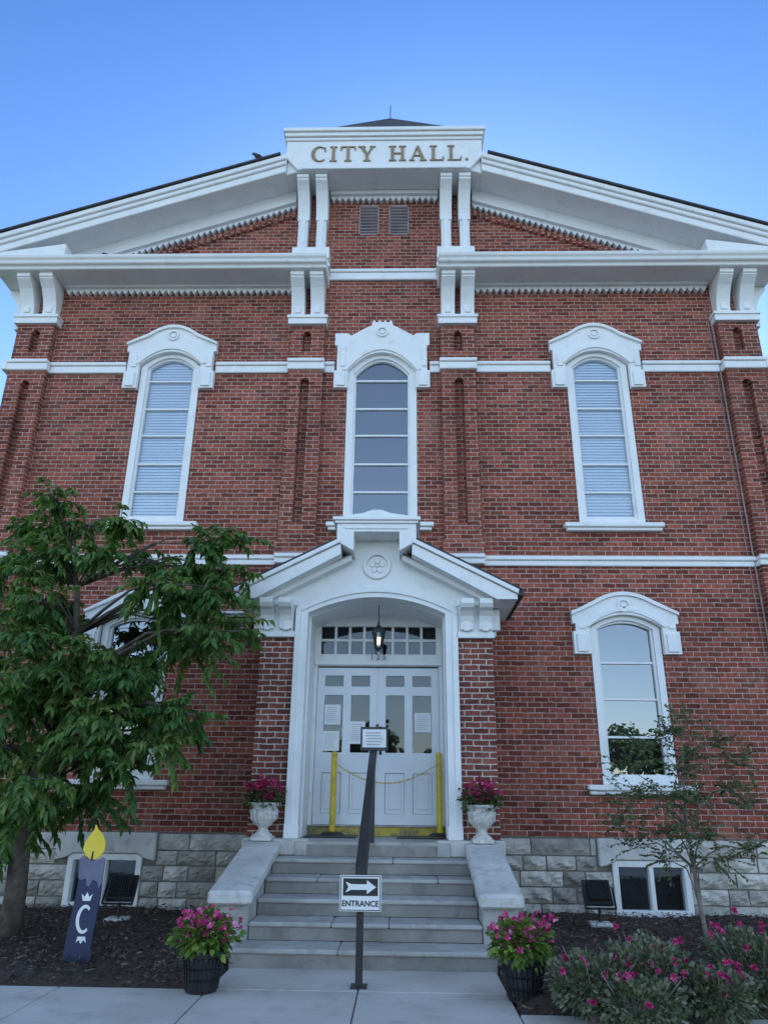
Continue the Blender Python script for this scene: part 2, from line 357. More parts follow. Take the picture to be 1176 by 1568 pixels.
nb.plate([(-1.86,12.80),(-1.62,12.50),(1.62,12.50),(1.86,12.80),(1.86,13.20),(-1.86,13.20)],-.67,-.001)
nb.box(-1.88,1.88,-.70,-.05,13.202,13.27); nb.box(-1.90,1.90,-.74,-.05,13.272,13.36); nb.box(-1.93,1.93,-.78,-.05,13.362,13.45)
nb.box(-1.55,1.55,-.69,-.6705,12.50,12.58)
nb.done()
let=Part(B,'city_hall_lettering',GOLD,.004)
def lp(pts,ox,oz,h): return [(-1.38+((ox+p[0]*h)+1.37)*.93,oz+p[1]*h) for p in pts]
def lpoly(pts,ox,oz,h): let.plate(lp(pts,ox,oz,h),-.695,-.6705)
S=.065
def serif(cx,z,up): 
    z0,z1=(z,z+S) if up else (z-S,z); return [(cx-.2,z0),(cx+.2,z0),(cx+.2,z1),(cx-.2,z1)]
def glyph(ch,ox,oz,h):
    w=0
    if ch=='I': lpoly([(.12,S),(.29,S),(.29,1-S),(.12,1-S)],ox,oz,h); lpoly(serif(.205,0,1),ox,oz,h); lpoly(serif(.205,1,0),ox,oz,h); w=.42
    if ch=='T':
        lpoly([(.34,S),(.51,S),(.51,1-S),(.34,1-S)],ox,oz,h); lpoly(serif(.425,0,1),ox,oz,h)
        lpoly([(0,.74),(.06,.74),(.1,1-S),(.75,1-S),(.79,.74),(.85,.74),(.85,1),(0,1)],ox,oz,h); w=.85
    if ch=='Y':
        lpoly([(.37,S),(.54,S),(.54,.45),(.80,1-S),(.70,1-S),(.48,.56),(.27,1-S),(.08,1-S),(.37,.45)],ox,oz,h)
        lpoly(serif(.455,0,1),ox,oz,h); lpoly(serif(.16,1,0),ox,oz,h); lpoly([(.6,1-S),(.92,1-S),(.92,1),(.6,1)],ox,oz,h); w=.92
    if ch=='H':
        for c in (.2,.75):
            lpoly([(c-.085,S),(c+.085,S),(c+.085,1-S),(c-.085,1-S)],ox,oz,h); lpoly(serif(c,0,1),ox,oz,h); lpoly(serif(c,1,0),ox,oz,h)
        lpoly([(.286,.46),(.664,.46),(.664,.46+.08),(.286,.46+.08)],ox,oz,h); w=.95
    if ch=='A':
        let.plate(lp([(.10,S),(.19,S),(.27,.30),(.60,.30),(.68,S),(.87,S),(.53,1),(.42,1)],ox,oz,h),-.695,-.6705,[lp([(.30,.38),(.57,.38),(.435,.80)],ox,oz,h)])
        lpoly([(0,0),(.30,0),(.30,S),(0,S)],ox,oz,h); lpoly([(.58,0),(.96,0),(.96,S),(.58,S)],ox,oz,h); w=.96
    if ch=='L':
        lpoly([(.12,S),(.29,S),(.29,1-S),(.12,1-S)],ox,oz,h); lpoly(serif(.205,1,0),ox,oz,h)
        lpoly([(0,0),(.75,0),(.79,.28),(.73,.28),(.66,S),(0,S)],ox,oz,h); w=.80
    if ch=='C':
        o=[];i_=[]
        for k in range(25):
            a=R(48+k*(264/24)); o.append((.46+.46*math.cos(a),.5+.515*math.sin(a))); i_.append((.50+.30*math.cos(a),.5+.45*math.sin(a)))
        lpoly(o+i_[::-1],ox,oz,h); lpoly([(.74,.66),(.80,.66),(.80,.98),(.74,.93)],ox,oz,h); w=.86
    if ch=='.': let.plate(lp([((q[0]),(q[1])) for q in disc(.09,.08,.08,12)],ox,oz,h),-.695,-.6705); w=.18
    return w*h
x=-1.37; hh=.37
for ch in 'CITY HALL.':
    if ch==' ': x+=.21; continue
    x+=glyph(ch,x,12.68,hh)+.062
let.done()
br=Part(B,'cornice_brackets',WHITE,.008)
def brk(x0,x1,zt,zb,pt,pb,axis=0,side=1):
    h=zt-zb
    prof=[(0,zt),(-pt,zt),(-pt,zt-.07),(-pt+.03,zt-.09),(-pt+.03,zt-.15*min(1,h)),(-pt*.82,zt-.20*min(1,h)-.02)]
    for i in range(1,8):
        t=i/7; prof.append((-(pt*.8*(1-t)**1.8+pb*(1-(1-t)**1.8)),zt-.22*min(1,h)-(h-.3*min(1,h))*t))
    prof+=[(-pb-.02,zb+.03),(-pb-.02,zb),(0,zb)]
    if axis==0: br.xprof(prof,x0,x1)
    else:
        M=Matrix(((-side,0,0,side*W),(0,1,0,0),(0,0,1,0),(0,0,0,1))); br.plate(prof,x0,x1,M=M)
for s in (-1,1):
    for a,b_ in ((1.06,1.30),(1.41,1.65)):
        a,b_=sorted((s*a,s*b_))
        brk(a+.01,b_-.01,12.49,11.70,.58,.20); br.box(a+.03,b_-.03,-.20,-.002,11.0,11.699); br.box(a+.075,b_-.075,-.225,-.2005,11.06,11.75)
        brk(a,b_,10.279,9.56,.52,.17)
        br.box(a+.07,b_-.07,-.20,-.1705,9.62,9.98)
    a,b_=sorted((s*1.0,s*1.69))
    br.box(a,b_,-.30,-.002,10.75,10.998); br.box(a+.015,b_-.015,-.26,-.002,10.60,10.749); br.box(a-.02,b_+.02,-.34,-.003,10.53,10.60)
    for k in range(1,3): br.box(a+.69*k/3-.02,a+.69*k/3+.02,-.315,-.3,10.78,10.97)
    br.box(a,b_,-.20,-.002,9.38,9.558); br.box(a-.02,b_+.02,-.225,-.003,9.50,9.555)
    for a,b_ in ((5.97,6.21),(6.38,6.62)):
        a,b_=sorted((s*a,s*b_)); brk(a,b_,10.279,9.60,.52,.17); br.box(a+.07,b_-.07,-.20,-.1705,9.66,10.0)
    a,b_=sorted((s*5.90,s*6.68)); br.box(a,b_,-.20,-.002,9.42,9.598); br.box(a-.02,b_+.02,-.225,-.003,9.54,9.595)
    x0,x1=sorted((s*6.6,s*6.78)); br.box(x0,x1,-.0,.75,9.42,9.598)
    for yy in (.0,.42): brk(yy,yy+.24,10.279,9.60,.38,.13,1,s)
br.done()
rf=Part(B,'roof',ROOF)
def slab(p):
    v=[(q[0],q[1],q[2]) for q in p]+[(q[0],q[1],q[2]+.04) for q in p]
    rf.raw(v,[(0,1,2,3),(4,5,6,7),(0,1,5,4),(1,2,6,5),(2,3,7,6),(0,3,7,4)])
for s in (-1,1):
    slab([(s*1.95,-.79,rk(1.95)+.015),(s*7.16,-.79,rk(7.16)+.015),(s*7.16,15.6,rk(7.16)+.015),(s*1.95,15.6,rk(1.95)+.015)])
    slab([(0,-.04,rk(0)+.0),(s*1.95,-.04,rk(1.95)+.0),(s*1.95,15.6,rk(1.95)+.0),(0,15.6,rk(0)+.0)])
rf.raw([(-2.2,3,17.6),(2.2,3,17.6),(2.2,4.5,19.15),(2.2,6,17.6),(-2.2,6,17.6),(-2.2,4.5,19.15),(0,4.5,19.80)],[(0,1,6),(1,2,6),(2,3,6),(3,4,6),(4,5,6),(5,0,6),(0,1,3,4),(1,2,3),(4,5,0)])
rf.box(-.012,.012,4.49,4.51,19.75,20.3)
rf.done()
tw=Part(B,'roof_cupola',TRIM2,.02); tw.box(-1.9,1.9,3.2,5.8,12.9,17.599)
tw.done()
wg=Part(B,'side_wing_wall',BRICK); wg.box(6.95,14,1.2,14,0,9.3); wg.done()
wg=Part(B,'side_wing_coping',WHITE,.01); wg.box(6.93,14.1,1.1,14,9.3,9.5); wg.done()
cd=Part(B,'conduits',simple('conduit_mat',(.22,.16,.15),(.3,.22,.2),5,.5))
cd.tube([(5.90,-.04,9.4),(5.90,-.04,1.0)],.014,8); cd.tube([(5.84,-.03,9.9),(5.84,-.03,9.2),(5.80,-.03,1.0)],.007,6); cd.done()
vt=Part(B,'wall_vent',WHITE,.006); vt.box(-2.46,-2.42,-.13,-.002,3.86,4.10); vt.box(-2.03,-1.99,-.13,-.002,3.86,4.10); vt.box(-2.46,-1.99,-.15,-.002,4.10,4.13)
for i in range(5): vt.raw([(-2.42,-.13,3.87+i*.046),(-2.03,-.13,3.87+i*.046),(-2.03,-.04,3.91+i*.046),(-2.42,-.04,3.91+i*.046)],[(0,1,2,3)])
vt.done()
# ---------------- stone foundation
st=Part(B,'rock_face_foundation',STONE)
def block(x0,x1,z0,z1,y=-.035,amp=.065):
    nx=max(4,int((x1-x0)/.045)); nz=6; v=[];f=[]; g=.011; r=random.random()
    ph=random.random()*50
    for j in range(nz+1):
        for i in range(nx+1):
            u=i/nx; w=j/nz; e=min(u,1-u)*(x1-x0)*14; e2=min(w,1-w)*(z1-z0)*14
            d=min(1,e,e2)*(.35+.65*(.5+.5*math.sin(ph+u*7*(x1-x0)*3+w*5))*1.0)
            d=max(0,min(1.3,d+random.uniform(-.26,.26)*(d>0)))
            v.append((x0+g+u*(x1-x0-2*g)+random.uniform(-.006,.006),y-d*amp,z0+g+w*(z1-z0-2*g)+random.uniform(-.005,.005)))
    for j in range(nz):
        for i in range(nx): a=j*(nx+1)+i; f.append((a,a+1,a+nx+2,a+nx+1))
    o=len(v); v+=[(x0+g,0,z0+g),(x1-g,0,z0+g),(x1-g,0,z1-g),(x0+g,0,z1-g)]
    f+=[tuple([o,o+1]+[i for i in range(nx,-1,-1)]), tuple([o+3,o+2]+[nz*(nx+1)+i for i in range(nx,-1,-1)])]
    f+=[tuple([o,o+3]+[j*(nx+1) for j in range(nz,-1,-1)]), tuple([o+1,o+2]+[j*(nx+1)+nx for j in range(nz,-1,-1)])]
    st.raw(v,f,r)
def course(z0,z1,excl,wmin,wmax,amp=.065):
    for s in (-1,1):
        x=1.64
        while x<6.62:
            w=random.uniform(wmin,wmax); xe=min(x+w,6.64)
            for ex0,ex1 in excl:
                if x<ex1-.001 and xe>ex0: xe=ex0 if x<ex0-.02 else x
            if xe<=x+.001: x=[e[1] for e in excl if e[0]<=x+.03<e[1]+.03][0]; continue
            if 6.62-xe<.15: xe=6.64
            a,b_=sorted((s*x,s*xe)); block(a,b_,z0,z1,amp=amp); x=xe
ex=[(3.24,4.28)]; ex2=[(3.05,4.46)]
course(-.1,.16,ex,.35,.8); course(.16,.36,ex,.25,.6); course(.36,.56,ex,.3,.7); course(.56,.75,ex2,.25,.6); course(.75,.97,ex2,.45,1.1,.03)
st.done()
mb=Part(B,'foundation_mortar',simple('foundation_mortar_mat',(.14,.13,.115),(.2,.185,.165),8,.95))
mb.plate([(-W,-.2),(W,-.2),(W,.98),(-W,.98)],-.02,.3,[[(s*3.76-.5,.02),(s*3.76+.5,.02),(s*3.76+.5,.70),(s*3.76-.5,.70)] for s in (-1,1)]); mb.done()
lt=Part(B,'basement_lintels_and_trim',CAPST,.015); bf=Part(B,'basement_window_frames',WHITE,.006); bg=Part(B,'basement_glass',GLASS); bk=Part(B,'dark_basement_backing',DARK)  # basement backing is painted near-black in place of a shaded room
for c in (-SW,SW):
    lt.plate([(c-.70,.62),(c-.52,.66),(c-.45,.705)]+[(c+.45,.705),(c+.52,.66),(c+.70,.62),(c+.70,.975),(c-.70,.975)],-.09,-.002)
    bf.plate([(c-.52,-.0),(c+.52,-.0),(c+.52,.70),(c-.52,.70)],-.06,.06,[[(c-.44,.09),(c-.03,.09),(c-.03,.62),(c-.44,.62)],[(c+.03,.09),(c+.44,.09),(c+.44,.62),(c+.03,.62)]])
    bg.raw([(c-.46,.03,.05),(c+.46,.03,.05),(c+.46,.03,.65),(c-.46,.03,.65)],[(0,1,2,3)]); bk.box(c-.6,c+.6,.31,.4,-.1,.8)
lt.done();bf.done();bg.done();bk.done()
# ============================================================ porch
po=Part(B,'porch_brick_piers',BRICKP,.006)
for s in (-1,1):
    a,b_=sorted((s*1.12,s*1.62)); po.box(a,b_,-1.0,-.001,.99,3.55)
po.done()
pc=Part(B,'porch_casing',WHITE,.01)
def ring(wo,wi,zb,so,to,si_,ti,y0,y1): pc.plate([(-wo,zb)]+arc(0,wo,so,to,18)+[(wo,zb),(wi,zb)]+arc(0,wi,si_,ti,18,True)+[(-wi,zb)],y0,y1)
ring(1.11,.965,.975,3.93,4.25,3.90,4.13,-1.06,.02)
ring(1.135,1.06,.985,3.955,4.285,3.92,4.20,-1.09,-1.0605)
ring(1.00,.945,.985,3.90,4.14,3.90,4.115,-.80,-.72)
pc.box(-1.14,-.95,-1.10,-1.061,.98,1.14) ; pc.box(.95,1.14,-1.10,-1.061,.98,1.14)
pc.done()
pp=Part(B,'porch_pediment',WHITE,.01)
pp.plate([(-1.64,3.98),(-1.115,3.98)]+arc(0,1.10,3.99,4.24,16)+[(1.115,3.98),(1.64,3.98),(1.64,4.16),(.34,4.82),(.34,5.05),(-.34,5.05),(-.34,4.82),(-1.64,4.16)],-1.03,-.9)
MZ=4.60
pp.plate(disc(.0,MZ,.20),-1.07,-1.0305,[disc(0,MZ,.155)]); 
for k in range(5):
    a=math.pi*2*k/5+math.pi/2; pp.plate(disc(.075*math.cos(a),MZ+.075*math.sin(a),.042,10),-1.055,-1.0305)
pp.plate(disc(0,MZ,.025,10),-1.06,-1.0305)
for s in (-1,1):
    def Q(*pts): return [(s*p[0],p[1]) for p in pts]
    pp.plate(Q((1.96,4.15),(.5,4.895),(.5,4.83),(1.96,4.085)),-1.46,-.002)
    pp.plate(Q((1.94,4.083),(.5,4.818),(.5,4.66),(1.66,4.02),(1.94,4.02)),-1.42,-.003)
    pp.plate(Q((1.60,4.10),(.36,4.72),(.36,4.64),(1.48,4.06)),-1.20,-.004)
    a,b_=sorted((s*1.12,s*1.66)); pp.box(a+.002,b_-.002,-1.08,-.005,4.00,4.10)
    pp.box(a,b_-.02,-1.09,-.006,3.551,3.63); pp.box(a+.02,b_-.04,-1.06,-.006,3.63,3.999)
    for u0,u1 in ((1.17,1.35),(1.43,1.61)):
        u0,u1=sorted((s*u0,s*u1))
        pp.xprof([(-1.06,4.05),(-1.36,4.05),(-1.36,3.98),(-1.32,3.93),(-1.24,3.90),(-1.17,3.84),(-1.13,3.76),(-1.12,3.66),(-1.06,3.66)],u0,u1)
        pp.box(u0+.05,u1-.05,-1.135,-1.1,3.64,3.8)
    for yy in (-.9,-.45): pp.box(min(s*1.62,s*1.75),max(s*1.62,s*1.75),yy,yy+.16,3.7,4.0)
pp.plate([(-.56,4.84),(-.56,5.10),(.56,5.10),(.56,4.84),(.32,4.70),(.32,4.98),(-.32,4.98),(-.32,4.70)],-1.45,-.002)
pp.box(-.59,.59,-1.48,-.002,5.102,5.14); pp.box(-.62,.62,-1.51,-.002,5.142,5.19)
pp.plate([(-.50,5.192),(.50,5.192),(.43,5.225),(.2,5.26),(.06,5.31),(-.06,5.31),(-.2,5.26),(-.43,5.225)],-1.46,-1.38)
pp.plate([(-.45,5.02),(.45,5.02),(.45,5.07),(-.45,5.07)],-1.465,-1.4505)
pp.done()
hr=Part(B,'porch_roof',ROOF)
for s in (-1,1):
    hr.plate([(s*2.0,4.135),(s*.56,4.87),(s*.56,4.895),(s*2.0,4.16)],-1.455,-.001)
    hr.box(min(s*1.95,s*2.02),max(s*1.95,s*2.02),-1.47,-.001,4.06,4.13)
hr.box(-.60,.60,-1.36,-.001,5.191,5.22)
hr.done()
ce=Part(B,'porch_ceiling',TRIM2); ce.box(-1.1,1.1,-.9,-.001,4.30,4.34); ce.done()
pf=Part(B,'porch_floor',STEP,.01); pf.box(-.96,.96,-1.335,.06,.80,.965); pf.done()
yl=Part(B,'yellow_threshold',YELD,.006); yl.box(-.962,.962,-.06,.10,.9655,1.085); yl.done()
yl=Part(B,'door_sill',STEP,.006); yl.box(-.962,.962,-.08,.10,1.0855,1.104); yl.done()
pb=Part(B,'pier_plinths',CAPST,.015)
for s in (-1,1):
    a,b_=sorted((s*.80,s*1.24)); pb.box(a,b_,-1.31,-1.12,.80,.985)
    a,b_=sorted((s*.965,s*1.66)); pb.box(a,b_,-1.119,-.001,.70,.984)
pb.done()
dr=Part(B,'entrance_doors',DOORM,.006); dg=Part(B,'door_glass',GLASSD); df=Part(B,'door_frame_and_transom',WHITE,.006)
pn=[[-.80,-.52],[-.40,-.12]]
for s in (-1,1):
    hs=[];pan=[]
    for a,b_ in pn:
        a,b_=sorted((s*a*-1,s*b_*-1))
        hs.append([(a,3.03),(b_,3.03),(b_,3.19),(a,3.19)]); hs.append([(a,2.08),(b_,2.08),(b_,2.90),(a,2.90)])
        hs.append([(a,1.25),(b_,1.25),(b_,1.80),(a,1.80)]); pan.append((a,b_))
    a,b_=sorted((s*.006,s*.915))
    dr.plate([(a,1.105),(b_,1.105),(b_,3.31),(a,3.31)],.06,.105,hs)
    for p,q in pan:
        dr.box(p+.002,q-.002,.085,.10,1.252,1.798); dr.box(p+.05,q-.05,.07,.09,1.31,1.74)
        dg.raw([(p-.01,.09,2.07),(q+.01,.09,2.07),(q+.01,.09,3.20),(p-.01,.09,3.20)],[(0,1,2,3)])
dr.done()
df.plate([(-.98,1.05),(-.918,1.05),(-.918,3.33),(.918,3.33),(.918,1.05),(.98,1.05),(.98,4.18),(-.98,4.18)],.02,.12,[[(-.88,3.51),(.88,3.51),(.88,3.94),(-.88,3.94)]])
df.box(-.96,.96,-.03,.0195,3.34,3.40)
for k in range(1,8): df.box(-.88+k*.22-.02,-.88+k*.22+.02,.05,.09,3.511,3.939)
df.box(-.879,.879,.055,.085,3.71,3.75); df.box(-.012,.012,.045,.06,1.11,3.30)
df.done()
dg.raw([(-.9,.08,3.5),(.9,.08,3.5),(.9,.08,3.96),(-.9,.08,3.96)],[(0,1,2,3)]); dg.done()
di=Part(B,'lobby_interior',simple('lobby_mat',(.05,.045,.04),(.09,.08,.07),1.5,.9)); di.box(-1.5,1.5,2.5,2.6,.9,4.4); di.box(-1.5,1.5,.33,2.5,.9,1.05); di.box(-1.5,-1.45,.33,2.5,1,4.4); di.box(1.45,1.5,.33,2.5,1,4.4); di.box(-1.5,1.5,.33,2.5,4.36,4.4)
di.done()
hw_=Part(B,'door_hardware',BLACK,.003); hw_.box(.035,.065,.02,.06,2.1,2.4); hw_.box(.03,.07,.05,.06,2.05,2.45); hw_.box(-.02,.02,.03,.06,2.42,2.48)
hw_.done()
NT=((-.79,-.55,2.47,2.76),(-.81,-.56,2.10,2.38),(-.41,-.18,2.20,2.52),(.55,.79,2.37,2.65))
pa=Part(B,'door_notices',PAPER); 
for x0,x1,z0,z1 in NT: pa.box(x0,x1,.052,.056,z0,z1)
pa.done()
pt_=Part(B,'notice_text',simple('notice_ink_mat',(.3,.3,.32),(.38,.38,.4),4,.6))
for x0,x1,z0,z1 in NT:
    z=z1-.04
    while z>z0+.03: pt_.box(x0+.03,x1-.03-random.random()*.06,.050,.0515,z-.006,z); z-=.028
pt_.done()
def text(grp,name,body,size,loc,mat,ext=.003,offset=0,rot=(R(90),0,0)):
    c=bpy.data.curves.new(name,'FONT'); c.body=body; c.size=size; c.align_x='CENTER'; c.extrude=ext; c.offset=offset
    t=bpy.data.objects.new('tmp',c); me=bpy.data.meshes.new_from_object(t); bpy.data.objects.remove(t)
    me.transform(Matrix.Translation(loc)@Euler(rot).to_matrix().to_4x4()); me.materials.clear(); me.materials.append(mat)
    o=bpy.data.objects.new(name,me); COL.objects.link(o); grp.add(o)
text(B,'house_number','1 2 5',.12,(.0,-.035,3.42),INK)
# lantern
LN=Grp('hanging_lantern',(0.02,-.55,4.05)); lx,ly=.02,-.55
p=Part(LN,'lantern_frame',BLACK)
p.tube([(lx,ly,4.22),(lx,ly,3.86)],.008,6); p.lathe(lx,ly,[(.001,4.2),(.05,4.19),(.05,4.17),(.001,4.17)],12)
p.lathe(lx,ly,[(.001,3.90),(.02,3.88),(.02,3.84),(.05,3.80),(.10,3.77),(.105,3.75),(.001,3.75)],8)
for k in range(6):
    a=k*math.pi/3; c_,s_=math.cos(a),math.sin(a); p.tube([(lx+.095*c_,ly+.095*s_,3.76),(lx+.055*c_,ly+.055*s_,3.50)],.006,5)
p.lathe(lx,ly,[(.001,3.51),(.06,3.51),(.06,3.49),(.02,3.47),(.001,3.43)],8); p.done()
p=Part(LN,'lantern_bulbs',GLOW)
for k in range(3):
    a=k*2.1; p.tube([(lx+.022*math.cos(a),ly+.022*math.sin(a),3.55),(lx+.022*math.cos(a),ly+.022*math.sin(a),3.66)],.01,6)
p.done()
p=Part(LN,'lantern_glass',GLASSD); p.lathe(lx,ly,[(.052,3.51),(.09,3.75)],6); p.done()
# stairs
ST=Grp('stone_steps',(0,-2.4,0))
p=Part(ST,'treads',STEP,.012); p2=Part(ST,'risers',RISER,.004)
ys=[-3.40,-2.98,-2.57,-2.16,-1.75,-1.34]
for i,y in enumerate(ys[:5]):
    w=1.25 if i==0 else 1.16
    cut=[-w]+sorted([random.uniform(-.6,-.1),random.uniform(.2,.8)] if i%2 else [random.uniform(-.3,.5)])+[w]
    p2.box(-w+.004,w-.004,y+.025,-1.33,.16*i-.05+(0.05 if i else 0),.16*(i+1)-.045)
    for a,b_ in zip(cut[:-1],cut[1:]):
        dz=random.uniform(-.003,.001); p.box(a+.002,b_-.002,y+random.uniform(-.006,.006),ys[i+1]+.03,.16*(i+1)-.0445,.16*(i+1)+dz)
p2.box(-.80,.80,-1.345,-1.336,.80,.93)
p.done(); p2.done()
p=Part(ST,'cheek_walls',STEP,.02); q=Part(ST,'sloped_copings',CAPST,.025)
for s in (-1,1):
    a,b_=sorted((s*1.165,s*1.52))
    p.xprof([(-2.98,-.02),(-2.98,.50),(-1.40,.84),(-1.12,.84),(-1.12,-.02)],a,b_)
    a,b_=sorted((s*1.125,s*1.57))
    q.xprof([(-3.08,.47),(-3.08,.60),(-1.42,.955),(-1.121,.975),(-1.121,.84),(-1.42,.83)],a,b_)
    a,b_=sorted((s*1.15,s*1.60)); p.box(a,b_,-3.04,-2.60,-.02,.14)
p.done(); q.done()
# urns with flowers
def blob_pts(c,rad,n):
    d=rng.normal(size=(n,3)); d/=np.linalg.norm(d,axis=1)[:,None]; r=rng.random(n)**.45
    lump=1+.22*np.sin(d[:,0]*7+c[0]*9)*np.sin(d[:,2]*6+c[1])
    return np.array(c)+d*(r*lump)[:,None]*np.array(rad), d
def flowers(grp,name,mat,P,size=.03,petals=5):
    n=len(P); Pn=np.repeat(P,petals,0); ax=rng.normal(0,.35,(n,3))+np.array([0,-.6,.7]); ax/=np.linalg.norm(ax,axis=1)[:,None]
    u=np.cross(ax,[1,0,.1]); u/=np.linalg.norm(u,axis=1)[:,None]; v=np.cross(ax,u)
    ang=np.tile(np.arange(petals)*2*math.pi/petals,n)[:,None]
    D=np.repeat(u,petals,0)*np.cos(ang)+np.repeat(v,petals,0)*np.sin(ang)+np.repeat(ax,petals,0)*.35
    rn=np.repeat(rng.random(n),petals)*.8+rng.random(n*petals)*.2
    return leaves(grp,name,mat,Pn,D,size,size*.85,0.1,rn)
def urn(x,y,z0):
    g=Grp('flower_urn',(x,y,z0)); p=Part(g,'plinth',URN,.006); p.box(x-.13,x+.13,y-.13,y+.13,z0,z0+.05); p.done()
    p=Part(g,'bowl',URN,0,True); p.lathe(x,y,[(.12,z0+.05),(.115,z0+.07),(.07,z0+.10),(.055,z0+.14),(.08,z0+.17),(.12,z0+.20),(.155,z0+.26),(.165,z0+.33),(.16,z0+.37),(.19,z0+.41),(.205,z0+.415),(.205,z0+.44),(.17,z0+.44),(.15,z0+.38),(.001,z0+.38)],30); p.done()
    p=Part(g,'fluting',URN)
    for k in range(14):
        a=2*math.pi*k/14; c_,s_=math.cos(a),math.sin(a); p.tube([(x+.085*c_,y+.085*s_,z0+.175),(x+.15*c_,y+.15*s_,z0+.25),(x+.168*c_,y+.168*s_,z0+.36)],[.012,.018,.014],6)
    p.done()
    P,d=blob_pts((x,y,z0+.50),(.26,.22,.14),800); leaves(g,'leaves',LEAF2,P,d+[0,0,.3],.055,.04)
    P,d=blob_pts((x,y,z0+.60),(.26,.2,.15),120); P[:,1]-=.03; flowers(g,'blossoms',CRIM,P,.035)
urn(-1.37,-1.27,.965); urn(1.36,-1.27,.965)
def planter(x,y):
    g=Grp('flower_planter',(x,y,0)); p=Part(g,'pot',BLACK,0,False)
    p.lathe(x,y,[(.001,.0),(.125,.0),(.13,.02),(.16,.25),(.18,.26),(.185,.30),(.16,.30),(.155,.26),(.001,.26)],24)
    for k in range(24):
        a=2*math.pi*k/24; c_,s_=math.cos(a),math.sin(a); p.tube([(x+.13*c_,y+.13*s_,.02),(x+.163*c_,y+.163*s_,.25)],.007,4)
    for z in (.09,.17): p.lathe(x,y,[(.13+z*.13,z),(.145+z*.13,z+.008),(.13+z*.13,z+.016)],24)
    p.done()
    P,d=blob_pts((x,y,.41),(.25,.24,.16),850); leaves(g,'leaves',LIME,P,d+[0,0,.2],.065,.045)
    P,d=blob_pts((x,y-.03,.49),(.29,.26,.15),80); flowers(g,'blossoms',PINK,P,.036)
planter(-1.28,-4.24); planter(1.34,-4.35)
# rail, signs, bollards
HR=Grp('stair_handrail',(0,-4.0,0)); p=Part(HR,'rail_and_posts',BLACK,.004)
p.box(-.03,.03,-4.04,-3.98,0,.93); p.box(-.07,.07,-4.09,-3.93,0,.012)
p.box(-.025,.025,-1.40,-1.35,.96,2.0)
p.raw([(-.045,-4.10,.85),(.045,-4.10,.85),(.045,-4.10,.93),(-.045,-4.10,.93),(-.045,-1.30,2.02),(.045,-1.30,2.02),(.045,-1.30,2.10),(-.045,-1.30,2.10)],[(0,1,2,3),(4,5,6,7),(0,1,5,4),(1,2,6,5),(2,3,7,6),(3,0,4,7)])
p.tube([(0,-4.0,.42),(0,-2.6,.96),(0,-1.38,1.45)],.016,8)
p.done()
SG=Grp('entrance_sign',(0,-4.05,.6)); p=Part(SG,'panel',SIGNW,.002); p.box(-.175,.185,-4.125,-4.115,.58,.86); p.done()
p=Part(SG,'border_and_arrow',INK)
p.plate([(-.168,.587),(.178,.587),(.178,.853),(-.168,.853)],-4.1275,-4.1255,[[(-.162,.593),(.172,.593),(.172,.847),(-.162,.847)]])
p.plate([(-.145,.70),(.155,.70),(.155,.835),(-.145,.835)],-4.1285,-4.1265); p.done()
p=Part(SG,'arrow',SIGNW); p.plate([(-.125,.725),(-.10,.768),(-.125,.81),(-.075,.79),(.06,.79),(.06,.822),(.14,.768),(.06,.714),(.06,.746),(-.075,.746)],-4.1305,-4.129); p.done()
text(SG,'word_entrance','ENTRANCE',.062,(.005,-4.1285,.620),INK,.001,.0012)
NS=Grp('notice_sign',(0,-1.42,2.05)); p=Part(NS,'frame',BLACK,.004); p.box(-.165,.185,-1.46,-1.43,2.03,2.32); p.done()
p=Part(NS,'paper',PAPER); p.box(-.14,.16,-1.465,-1.461,2.07,2.29); p.done()
p=Part(NS,'text_lines',simple('notice_ink2_mat',(.45,.38,.32),(.3,.3,.32),9,.6)); 
for k in range(5): p.box(-.11+random.random()*.03,.13-random.random()*.05,-1.467,-1.4655,2.10+k*.035,2.112+k*.035)
p.done()
for bx,by in ((-.60,-.20),(.89,-.20)):
    g=Grp('yellow_bollard',(bx,by,.965)); p=Part(g,'post',YEL,0,False); p.lathe(bx,by,[(.001,.99),(.045,.99),(.042,1.2),(.04,2.02),(.046,2.03),(.046,2.06),(.02,2.08),(.001,2.085)],16); p.done()
    p=Part(g,'base',BLACK,0); p.lathe(bx,by,[(.001,.968),(.17,.968),(.17,.985),(.12,1.02),(.045,1.03)],20); p.done()
g=Grp('yellow_chain',(.145,-.2,1.8)); p=Part(g,'links',YEL)
pts=[]; n=46
for i in range(n+1):
    t=i/n; pts.append(Vector((-.60+1.49*t,-.24,1.98-.28*(1-(2*t-1)**2)-.04)))
for i in range(n):
    c_=(pts[i]+pts[i+1])/2; d=(pts[i+1]-pts[i]).normalized(); sd=Vector((0,1,0)) if i%2 else d.cross(Vector((0,1,0)))
    ring_=[c_+d*.024*math.cos(a)+sd*.011*math.sin(a) for a in [2*math.pi*k/10 for k in range(11)]]
    p.tube(ring_,.004,4)
p.done()
g=Grp('door_mat',(-.5,-.4,.966)); p=Part(g,'rubber',BLACK,.004); p.box(-.93,-.25,-.62,-.12,.967,.982); p.box(.3,.93,-.62,-.12,.967,.982); p.done()
